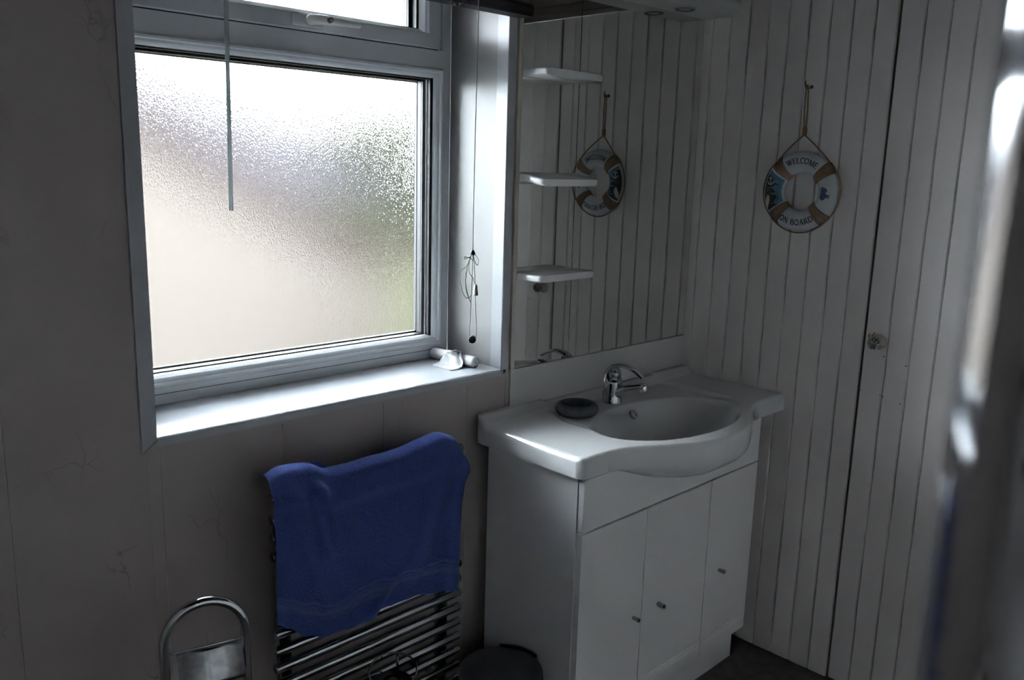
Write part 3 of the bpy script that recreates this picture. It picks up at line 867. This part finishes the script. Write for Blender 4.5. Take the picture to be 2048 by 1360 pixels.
# serif capitals in a unit-high box: (width, [(points, thick?)])
def arcpts(cx, cy, rx, ry, a0, a1, n=12): return [(cx + rx * math.cos(R(a0 + (a1 - a0) * i / n)), cy + ry * math.sin(R(a0 + (a1 - a0) * i / n))) for i in range(n + 1)]
TK, TN, SF = .20, .11, .09
def sf(x, y, w=.26): return ([(x - w / 2, y), (x + w / 2, y)], SF)
GL = {
 'W': (1.12, [([(.10, 1), (.36, 0)], TK), ([(.36, 0), (.56, .95)], TN), ([(.54, 1), (.78, 0)], TK), ([(.78, 0), (1.02, 1)], TN), sf(.10, .97), sf(.55, .97), sf(1.02, .97)]),
 'E': (.72, [([(.18, 0), (.18, 1)], TK), ([(.06, .965), (.62, .965)], SF), ([(.06, .035), (.66, .035)], SF), ([(.18, .52), (.50, .52)], SF), ([(.60, 1), (.62, .80)], SF), ([(.64, 0), (.68, .24)], SF), ([(.50, .62), (.50, .42)], SF)]),
 'L': (.68, [([(.18, 0), (.18, 1)], TK), sf(.18, .965, .30), ([(.06, .035), (.60, .035)], SF), ([(.60, 0), (.64, .26)], SF)]),
 'C': (.80, [(arcpts(.44, .5, .34, .46, 42, 318), TK * .8), ([(.70, .98), (.70, .70)], SF), ([(.70, .22), (.70, .08)], SF)]),
 'O': (.90, [(arcpts(.45, .5, .36, .46, 0, 360, 24), TK * .8)]),
 'M': (1.06, [([(.16, 0), (.20, 1)], TN), ([(.20, 1), (.52, .05)], TK), ([(.52, .05), (.84, 1)], TN), ([(.84, 1), (.88, 0)], TK), sf(.16, .035), sf(.88, .035, .30), sf(.16, .965, .2), sf(.88, .965, .2)]),
 'N': (.92, [([(.18, 0), (.18, 1)], TN), ([(.18, 1), (.74, 0)], TK), ([(.74, 0), (.74, 1)], TN), sf(.18, .035), sf(.74, .965), sf(.14, .965, .2)]),
 'B': (.80, [([(.18, 0), (.18, 1)], TK), ([(.06, .965), (.40, .965)], SF), ([(.06, .035), (.42, .035)], SF), ([(.18, .53), (.42, .53)], SF), (arcpts(.40, .745, .20, .22, 90, -90), TK * .8), (arcpts(.42, .28, .26, .25, 90, -90), TK * .8)]),
 'A': (.90, [([(.16, 0), (.45, 1)], TN), ([(.45, 1), (.74, 0)], TK), ([(.27, .34), (.63, .34)], SF), sf(.16, .035), sf(.74, .035, .30)]),
 'R': (.86, [([(.18, 0), (.18, 1)], TK), ([(.06, .965), (.42, .965)], SF), sf(.18, .035, .3), ([(.18, .49), (.42, .49)], SF), (arcpts(.42, .73, .22, .24, 90, -90), TK * .8), ([(.40, .49), (.74, .02)], TK), sf(.76, .035, .2)]),
 'D': (.90, [([(.18, 0), (.18, 1)], TK), ([(.06, .965), (.40, .965)], SF), ([(.06, .035), (.40, .035)], SF), (arcpts(.38, .5, .38, .465, 90, -90), TK * .8)]),
 ' ': (.42, []),
}
def lettering(text, hgt, rbase, centre_deg, top, track=.05):
    ws = [GL[c][0] * hgt * .98 + hgt * track for c in text]
    total = sum(ws)
    s = -total / 2
    for c, wd in zip(text, ws):
        if c != ' ':
            bm = bmesh.new()
            def place(px, py, off, s0=s):
                arcl = s0 + px
                if top:
                    rho = rbase + py; th = R(centre_deg) - arcl / (rbase + hgt * .5)
                else:
                    rho = rbase - py; th = R(centre_deg) + arcl / (rbase - hgt * .5)
                return lp(rho * math.cos(th), rho * math.sin(th), off)
            for pts, tk in GL[c][1]:
                stroke(bm, [(x * hgt * .98, y * hgt) for x, y in pts], tk * hgt, .0006, 4, place)
            o = obj('letter', bm, 'ink', lb)
            o['label'] = 'black letter ' + c
        s += wd
lettering('WELCOME', .0165, .0785, 86.5, True, 0.02)
lettering('ON BOARD', .0165, .0965, 270.5, False, 0.0)
# painted seaside scene on the left quadrant
def blob(cx, cy, rx, ry, rot, off, m, name, n=22, rings_=4, wob=0.0):
    bm = bmesh.new(); prev = None
    c_ = bm.verts.new(lp(cx, cy, off))
    for q in range(1, rings_ + 1):
        cur = []
        for k in range(n):
            a = 2 * PI * k / n; f = q / rings_ * (1 + wob * math.sin(3 * a + 1) + wob * .6 * math.sin(7 * a))
            x, y = rx * f * math.cos(a), ry * f * math.sin(a)
            cur.append(bm.verts.new(lp(cx + x * math.cos(rot) - y * math.sin(rot), cy + x * math.sin(rot) + y * math.cos(rot), off)))
        for k in range(n):
            if prev is None: bm.faces.new((c_, cur[k], cur[(k + 1) % n]))
            else: bm.faces.new((prev[k], cur[k], cur[(k + 1) % n], prev[(k + 1) % n]))
        prev = cur
    return obj(name, bm, m, lb)
bm = bmesh.new()
NI, NJ = 18, 8
g_ = [[bm.verts.new(lp((RR - .0265 + .053 * j / NJ) * math.cos(R(148 + 64 * i / NI)), (RR - .0265 + .053 * j / NJ) * math.sin(R(148 + 64 * i / NI)), .0005)) for j in range(NJ + 1)] for i in range(NI + 1)]
for i in range(NI):
    for j in range(NJ): bm.faces.new((g_[i][j], g_[i + 1][j], g_[i + 1][j + 1], g_[i][j + 1]))
pt = obj('painted_sea', bm, 'paint_blue', lb); pt['label'] = 'painted blue sea scene'
bm = bmesh.new()
NI, NJ = 26, 8
def nr(i): return RR - .004 + .010 * math.sin(i * .9) + .006 * math.sin(i * 2.3)
g_ = [[bm.verts.new(lp((nr(i) + (RR + .0265 - nr(i)) * j / NJ) * math.cos(R(155 + 58 * i / NI)), (nr(i) + (RR + .0265 - nr(i)) * j / NJ) * math.sin(R(155 + 58 * i / NI)), .0009)) for j in range(NJ + 1)] for i in range(NI + 1)]
for i in range(NI):
    for j in range(NJ): bm.faces.new((g_[i][j], g_[i + 1][j], g_[i + 1][j + 1], g_[i][j + 1]))
obj('painted_net', bm, 'paint_net', lb)
blob(-.080, -.022, .010, .013, R(20), .0009, 'paint_net', 'painted_net', wob=.3)
fi = blob(-.095, -.034, .0070, .021, R(-10), .0016, 'paint_white', 'painted_fish', rings_=3, wob=.08); fi['label'] = 'pale fish shape'
bm = bmesh.new()
stroke(bm, [(-.090, .040), (-.088, .018)], .0032, .0018); stroke(bm, [(-.096, .034), (-.083, .035)], .0026, .0018)
stroke(bm, [(-.088 + .011 * math.cos(R(a)), .029 + .012 * math.sin(R(a))) for a in range(195, 350, 12)], .0034, .0018, 2)
an = obj('painted_anchor', bm, 'paint_white', lb); an['label'] = 'small white anchor'
st_ = blob(-.093, .002, .008, .007, R(10), .0017, 'brass_hook', 'painted_starfish', wob=.45); st_['label'] = 'small brown starfish shape'
# small printed picture on the right quadrant
bm = bmesh.new()
def rect(bm, cx, cy, w_, h_, off):
    n = 6
    g = [[bm.verts.new(lp(cx - w_ / 2 + w_ * i / n, cy - h_ / 2 + h_ * j / n, off)) for j in range(n + 1)] for i in range(n + 1)]
    for i in range(n):
        for j in range(n): bm.faces.new((g[i][j], g[i + 1][j], g[i + 1][j + 1], g[i][j + 1]))
rect(bm, .078, -.003, .026, .036, .0006)
obj('picture_label', bm, 'paint_label', lb)
blob(.076, .004, .0095, .0105, 0, .0010, 'paint_navy', 'picture_print', wob=.15)
blob(.077, -.012, .0115, .0075, R(15), .0010, 'paint_navy', 'picture_print', wob=.2)
blob(.092, -.012, .002, .005, R(-25), .0010, 'paint_navy', 'picture_print')
# hook that carries it
bm = bmesh.new()
tube(bm, bez([(XR - .0005, LY + .009, 1.757), (XR - .014, LY + .010, 1.752), (XR - .026, LY + .012, 1.754), (XR - .030, LY + .014, 1.764), (XR - .028, LY + .0145, 1.771)], 6), .0017, 8)
lathe(bm, [(0, -.002), (.004, -.002), (.005, 0), (0, .0)], (XR, LY + .009, 1.757), 'X', 12)
tag(obj('wall_hook', bm, 'brass_hook', smooth=True), 'tiny dark wire hook in the planks above the lifebuoy', 'hook')

# ------------------------------------------------------------------ chrome towel radiator
tr = empty('towel_radiator', (1.082, -.06, 0), 'chrome ladder towel radiator on the wall below the window', 'radiator')
TX0, TX1 = .824, 1.343
for px in (.862, 1.306):
    bm = bmesh.new()
    tube(bm, [(px, -.060, .130), (px, -.060, .850)], .0165, 16)
    obj('post', bm, 'dark_chrome', tr, auto=50)
for zz in (.836, .790, .749, .708, .533, .493, .453, .413, .373, .333, .293, .253, .213, .173):
    obj('rail_tube', lathe(bmesh.new(), [(0, 0), (.009, .0005), (.0112, .003), (.0114, .006), (.0114, TX1 - TX0 - .006), (.0112, TX1 - TX0 - .003), (.009, TX1 - TX0 - .0005), (0, TX1 - TX0)], (TX0, -.088, zz), 'X', 20), 'rad_chrome', tr, auto=40)
for px in (.905, 1.265):
    for zz in (.749, .253):
        obj('wall_bracket', lathe(bmesh.new(), [(0, -.080), (.008, -.080), (.008, -.004), (.014, -.003), (.014, 0), (0, 0)], (px, 0, zz), 'Y', 16), 'rad_chrome', tr, auto=40)
for px in (.862, 1.306):
    vl = obj('valve', lathe(bmesh.new(), [(0, 0), (.012, 0), (.012, .02), (.019, .024), (.019, .055), (.014, .065), (.010, .07), (.010, .132)], (px, -.060, 0.0), 'Z', 18), 'rad_chrome', tr, auto=40)

# ------------------------------------------------------------------ blue towel over the top rails
NSX, NT = 90, 150
ridge = [(0, .893), (.06, .902), (.18, .899), (.29, .871), (.40, .873), (.62, .874), (.80, .884), (.90, .893), (.965, .880), (1.0, .850)]
bott = [(0, .575), (.06, .556), (.15, .520), (.24, .500), (.33, .508), (.40, .526), (.48, .532), (.60, .520), (.75, .510), (.88, .496), (1.0, .486)]
bm = bmesh.new()
uvl = bm.loops.layers.uv.new('UVMap')
G = []
for i in range(NSX + 1):
    s = i / NSX
    top_z = lerp_tab(ridge, s); bz = lerp_tab(bott, s)
    row = []
    for j in range(NT + 1):
        t = j / NT
        x = .812 + .494 * s
        if t < .25:                       # back flap, behind the top tubes
            q = t / .25
            y = -.069 + .002 * math.sin(s * 9); z = .700 + (top_z - .022 - .700) * q
            x = .886 + .398 * s
        elif t < .34:                     # over the top
            q = (t - .25) / .09; a = PI * q
            y = -.0985 + .0295 * math.cos(a); z = top_z - .022 + .022 * math.sin(a)
            qq = ss(0, .35, q); x = (.886 + .398 * s) * (1 - qq) + x * qq
        else:                             # front flap
            q = (t - .34) / .66
            z = (top_z - .022) + (bz - top_z + .022) * q
            fold = .0
            fold += .024 * math.exp(-((s - .06 - .30 * q) / .042) ** 2) * (1 - q) ** .7 * ss(0, .08, q)
            fold += .018 * math.exp(-((s - .20 - .10 * q) / .032) ** 2) * max(0, 1 - 2.4 * q) * ss(0, .05, q)
            fold += .022 * math.exp(-((s - .94 + .26 * q) / .045) ** 2) * (.15 + .85 * math.sin(PI * min(1, q * 1.1))) * ss(0, .1, q)
            fold += .016 * math.exp(-((s - .985 + .03 * q) / .03) ** 2) * (1 - .6 * q) * ss(0, .06, q)
            fold += .014 * math.exp(-((s - .26 - .20 * q) / .10) ** 2) * q
            fold += .026 * math.exp(-((s - .40 - .75 * (1 - q)) / .060) ** 2) * ss(.62, 1, q)
            fold += .007 * math.sin(s * 10 + q * 3) * q
            puff = .014 * math.exp(-((q - .08) / .07) ** 2)
            if .785 < q < .875: fold -= .0014
            y = -.1280 + .011 * ss(.1, .6, q) - .004 * math.sin(PI * q) - fold - puff - .006 * q
        # cheeks of the folds at the top corners
        sl = ss(.30, .36, t)
        x += (.018 * (s - .5)) * ss(.25, .36, t) * (1 - ss(.36, .60, t)) + .004 * math.sin(t * 9 + 1) * (1 if s > .5 else -.5) * s
        z += .0018 * math.sin(31 * s + 17 * t) * math.sin(23 * t + 5 * s)
        row.append((bm.verts.new((x, y, z)), (s, t)))
    G.append(row)
for i in range(NSX):
    for j in range(NT):
        qd = (G[i][j], G[i + 1][j], G[i + 1][j + 1], G[i][j + 1])
        f = bm.faces.new([q[0] for q in qd])
        for l, q in zip(f.loops, qd): l[uvl].uv = q[1]
tw_ = obj('hand_towel', bm, 'terry', None, smooth=True)
tag(tw_, 'blue terry towel draped over the top rails of the chrome radiator', 'towel')
md = tw_.modifiers.new('thick', 'SOLIDIFY'); md.thickness = .0055; md.offset = 0
tx_ = bpy.data.textures.new('terry_pile', 'CLOUDS'); tx_.noise_scale = .004
md2 = tw_.modifiers.new('sub', 'SUBSURF'); md2.levels = 1; md2.render_levels = 1
md3 = tw_.modifiers.new('pile', 'DISPLACE'); md3.texture = tx_; md3.strength = .0016; md3.mid_level = .5; md3.texture_coords = 'LOCAL'

# ------------------------------------------------------------------ chrome toilet-roll stand (arched tube, hinged plate)
st = empty('toilet_roll_stand', (.608, -.24, 0), 'chrome arched toilet-roll stand with a hinged metal plate, left of the radiator', 'stand')
ax = Vector((math.cos(R(-15)), math.sin(R(-15)), 0)); ay = Vector((-ax.y, ax.x, 0)); c0 = Vector((.608, -.24, 0))
hw = .069
pts = [c0 - ax * hw + Vector((0, 0, .012)), c0 - ax * hw + Vector((0, 0, .35)), c0 - ax * hw + Vector((0, 0, .66))]
zc = .681
for i in range(0, 19):
    a = PI - PI * i / 18
    pts.append(c0 + ax * hw * math.cos(a) + Vector((0, 0, zc + hw * math.sin(a))))
pts += [c0 + ax * hw + Vector((0, 0, .66)), c0 + ax * hw + Vector((0, 0, .35)), c0 + ax * hw + Vector((0, 0, .012))]
obj('arch_tube', tube(bmesh.new(), pts, .0088, 16), 'chrome', st, smooth=True)
obj('cross_bar', tube(bmesh.new(), [c0 - ax * hw + Vector((0, 0, .664)), c0 + ax * hw + Vector((0, 0, .664))], .0022, 8), 'chrome', st, smooth=True)
bm = bmesh.new()
n = 10; rows = []
for i in range(n + 1):
    q = i / n
    off = -ay * (.001 + .024 * math.sin(q * 1.3)) ; zz = .662 - .062 * q
    rows.append([bm.verts.new(c0 + ax * u + off + Vector((0, 0, zz))) for u in (-.050, .062)])
for A_, B_ in zip(rows, rows[1:]): bm.faces.new((A_[0], A_[1], B_[1], B_[0]))
pl = obj('cover_plate', bm, 'plate', st, smooth=True)
md = pl.modifiers.new('thick', 'SOLIDIFY'); md.thickness = .0014
obj('roll_arm', tube(bmesh.new(), [c0 - ax * hw + Vector((0, 0, .60)), c0 + ax * (hw - .012) + Vector((0, 0, .60))], .004, 10), 'chrome', st, smooth=True)
obj('stand_base', lathe(bmesh.new(), [(0, 0), (.094, 0), (.095, .004), (.092, .010), (.080, .013), (0, .014)], (c0.x, c0.y, 0), 'Z', 40), 'dark_chrome', st, auto=40)

# ------------------------------------------------------------------ pedal bin
bn = empty('pedal_bin', (1.362, -.226, 0), 'round dark metal pedal bin between the radiator and the vanity cabinet', 'bin')
bc = (1.362, -.226)
obj('bin_body', lathe(bmesh.new(), [(0, .004), (.094, .004), (.098, .010), (.100, .262), (.097, .270), (0, .270)], (*bc, 0), 'Z', 48), 'dark_chrome', bn, auto=40)
obj('base_ring', lathe(bmesh.new(), [(.088, 0), (.101, 0), (.102, .018), (.0985, .022)], (*bc, 0), 'Z', 48), 'black_plastic', bn, auto=40)
obj('rim', lathe(bmesh.new(), [(.097, .262), (.104, .264), (.106, .272), (.104, .281), (.096, .283)], (*bc, 0), 'Z', 48), 'black_plastic', bn, smooth=True)
obj('lid', lathe(bmesh.new(), [(.1035, .281), (.1045, .286), (.102, .292), (.090, .2955), (.055, .299), (0, .3005)], (*bc, 0), 'Z', 56), 'brushed', bn, smooth=True)
bm = bmesh.new()
for i in range(15):
    pass
hp = [(bc[0] + .108 * math.cos(R(a)), bc[1] + .108 * math.sin(R(a))) for a in range(-12, 52, 4)]
hi = [(bc[0] + .099 * math.cos(R(a)), bc[1] + .099 * math.sin(R(a))) for a in range(48, -14, -4)]
prism(bm, hp + hi, 'Z', .255, .296)
obj('hinge_cover', bm, 'black_plastic', bn)
obj('pedal', bx(bc[0] - .10, bc[0] - .045, bc[1] - .125, bc[1] - .085, .008, .016, .003), 'black_plastic', bn)

# ------------------------------------------------------------------ dark lidded pot in front of the lower rails
pc = (1.070, -.172)
po = empty('lidded_pot', (*pc, 0), 'dark round-topped pot with a wire ring and open centre before the lower rails', 'pot')
obj('pot_body', lathe(bmesh.new(), [(0, .002), (.046, .002), (.049, .008), (.049, .352), (.044, .360), (.022, .362), (.0205, .356), (.0205, .30), (0, .30)], (*pc, 0), 'Z', 40), 'black_plastic', po, auto=40)
obj('wire_ring', tube(bmesh.new(), [(pc[0] + .054 * math.cos(2 * PI * k / 40) + .004, pc[1] + .054 * math.sin(2 * PI * k / 40) + .004, .383 + .012 * math.cos(2 * PI * k / 40 - .8)) for k in range(40)], .0024, 8, closed=True), 'dark_chrome', po, smooth=True)
obj('ring_stem', tube(bmesh.new(), [(pc[0] - .035, pc[1] - .032, .355), (pc[0] - .036, pc[1] - .033, .376)], .003, 8), 'dark_chrome', po, smooth=True)
obj('ring_stem', tube(bmesh.new(), [(pc[0] + .043, pc[1] + .038, .34), (pc[0] + .044, pc[1] + .040, .392)], .003, 8), 'dark_chrome', po, smooth=True)
obj('brush_handle', bx(pc[0] - .009, pc[0] + .009, pc[1] - .009, pc[1] + .009, .305, .366, .002), 'chrome', po)
# ------------------------------------------------------------------ chrome shower post close to the lens
sp_ = empty('shower_post', (.2479, -1.5703, 0), 'blurred chrome shower-screen post close to the camera at the right edge', 'post')
obj('post_tube', lathe(bmesh.new(), [(0, .0), (.0455, .0), (.0455, ZC - .001), (0, ZC - .001)], (.2479, -1.5703, 0), 'Z', 96), 'chrome', sp_, auto=40)
obj('floor_flange', lathe(bmesh.new(), [(.0456, 0), (.065, 0), (.065, .006), (.050, .012), (.0456, .012)], (.2479, -1.5703, 0), 'Z', 48), 'chrome', sp_, auto=40)

# ------------------------------------------------------------------ outside, seen through the frosted pane (the bathroom is upstairs)
GZ = -2.7
tag(obj('ground_outside', bx(-40, 60, 0.6, 70, GZ - .2, GZ), 'grass'), 'lawn below the bathroom window, a green haze through the frosted glass', 'lawn', kind='structure')
nh = empty('neighbour_house', (4.0, 8.0, GZ), 'cream gabled house behind the frosted window', 'house')
gab = [(-3.2, GZ), (8.3, GZ), (8.3, -.62), (2.55, 2.42), (-3.2, -.62)]
obj('gable_wall', prism(bmesh.new(), gab, 'Y', 8.0, 8.3), 'render_cream', nh)
for (xa, za, xb, zb) in ((2.55, 2.50, 8.75, -.78), (2.55, 2.50, -3.65, -.78)):
    bm = bmesh.new()
    prism(bm, [(xa, za + .10), (xb, zb + .10), (xb, zb - .12), (xa, za - .12)], 'Y', 7.80, 8.02)
    obj('verge_board', bm, 'verge', nh)
    bm = bmesh.new()
    prism(bm, [(xa, za + .12), (xb, zb + .12), (xb, zb), (xa, za)], 'Y', 8.02, 17)
    obj('roof_slope', bm, 'slate', nh)
obj('body_wall', bx(-3.1, 8.2, 8.31, 16.8, GZ, -.75), 'render_cream', nh)
fh = empty('far_house', (14, 24, GZ), 'grey-roofed house farther off behind the frosted window', 'house')
obj('wall', bx(-5.4, 26.4, 24, 32, GZ, .1), 'render_cream', fh)
bm = bmesh.new()
rv_ = [bm.verts.new(c) for c in ((-6, 23.4, .1), (27, 23.4, .1), (27, 32.6, .1), (-6, 32.6, .1), (-2, 28, 4.7), (11, 28, 4.7))]
for f_ in ((0, 1, 5, 4), (2, 3, 4, 5), (1, 2, 5), (3, 0, 4), (0, 3, 2, 1)): bm.faces.new([rv_[k] for k in f_])
obj('roof', bm, 'slate', fh)
def tree(px, py, h_, rr, lm='leaf'):
    o = empty('garden_tree', (px, py, GZ))
    obj('trunk', tube(bmesh.new(), [(px, py, GZ), (px + .05, py, GZ + h_ * .5), (px, py + .05, GZ + h_ * .8)], [.16, .12, .06], 10), 'bark', o, smooth=True)
    bm = bmesh.new()
    for i in range(16):
        a = random.uniform(0, 2 * PI); q = random.uniform(0, 1) ** .5; zz = random.uniform(.42, .97)
        c = Vector((px + rr * q * .7 * math.cos(a), py + rr * q * .7 * math.sin(a), GZ + h_ * zz))
        m_ = Matrix.Translation(c) @ Matrix.Diagonal((*[rr * random.uniform(.3, .5)] * 3, 1))
        bmesh.ops.create_icosphere(bm, subdivisions=2, radius=1, matrix=m_)
    for v in bm.verts: v.co += Vector((random.uniform(-.08, .08), random.uniform(-.08, .08), random.uniform(-.08, .08)))
    obj('crown', bm, lm, o)
    return o
tag(tree(13.2, 15.5, 5.5, 2.0), 'dull green tree beyond the right half of the frosted pane', 'tree')
tag(tree(7.15, 6.6, 2.75, 0.75, 'leaf_light'), 'low green shrub behind the bottom right corner of the frosted pane', 'tree')
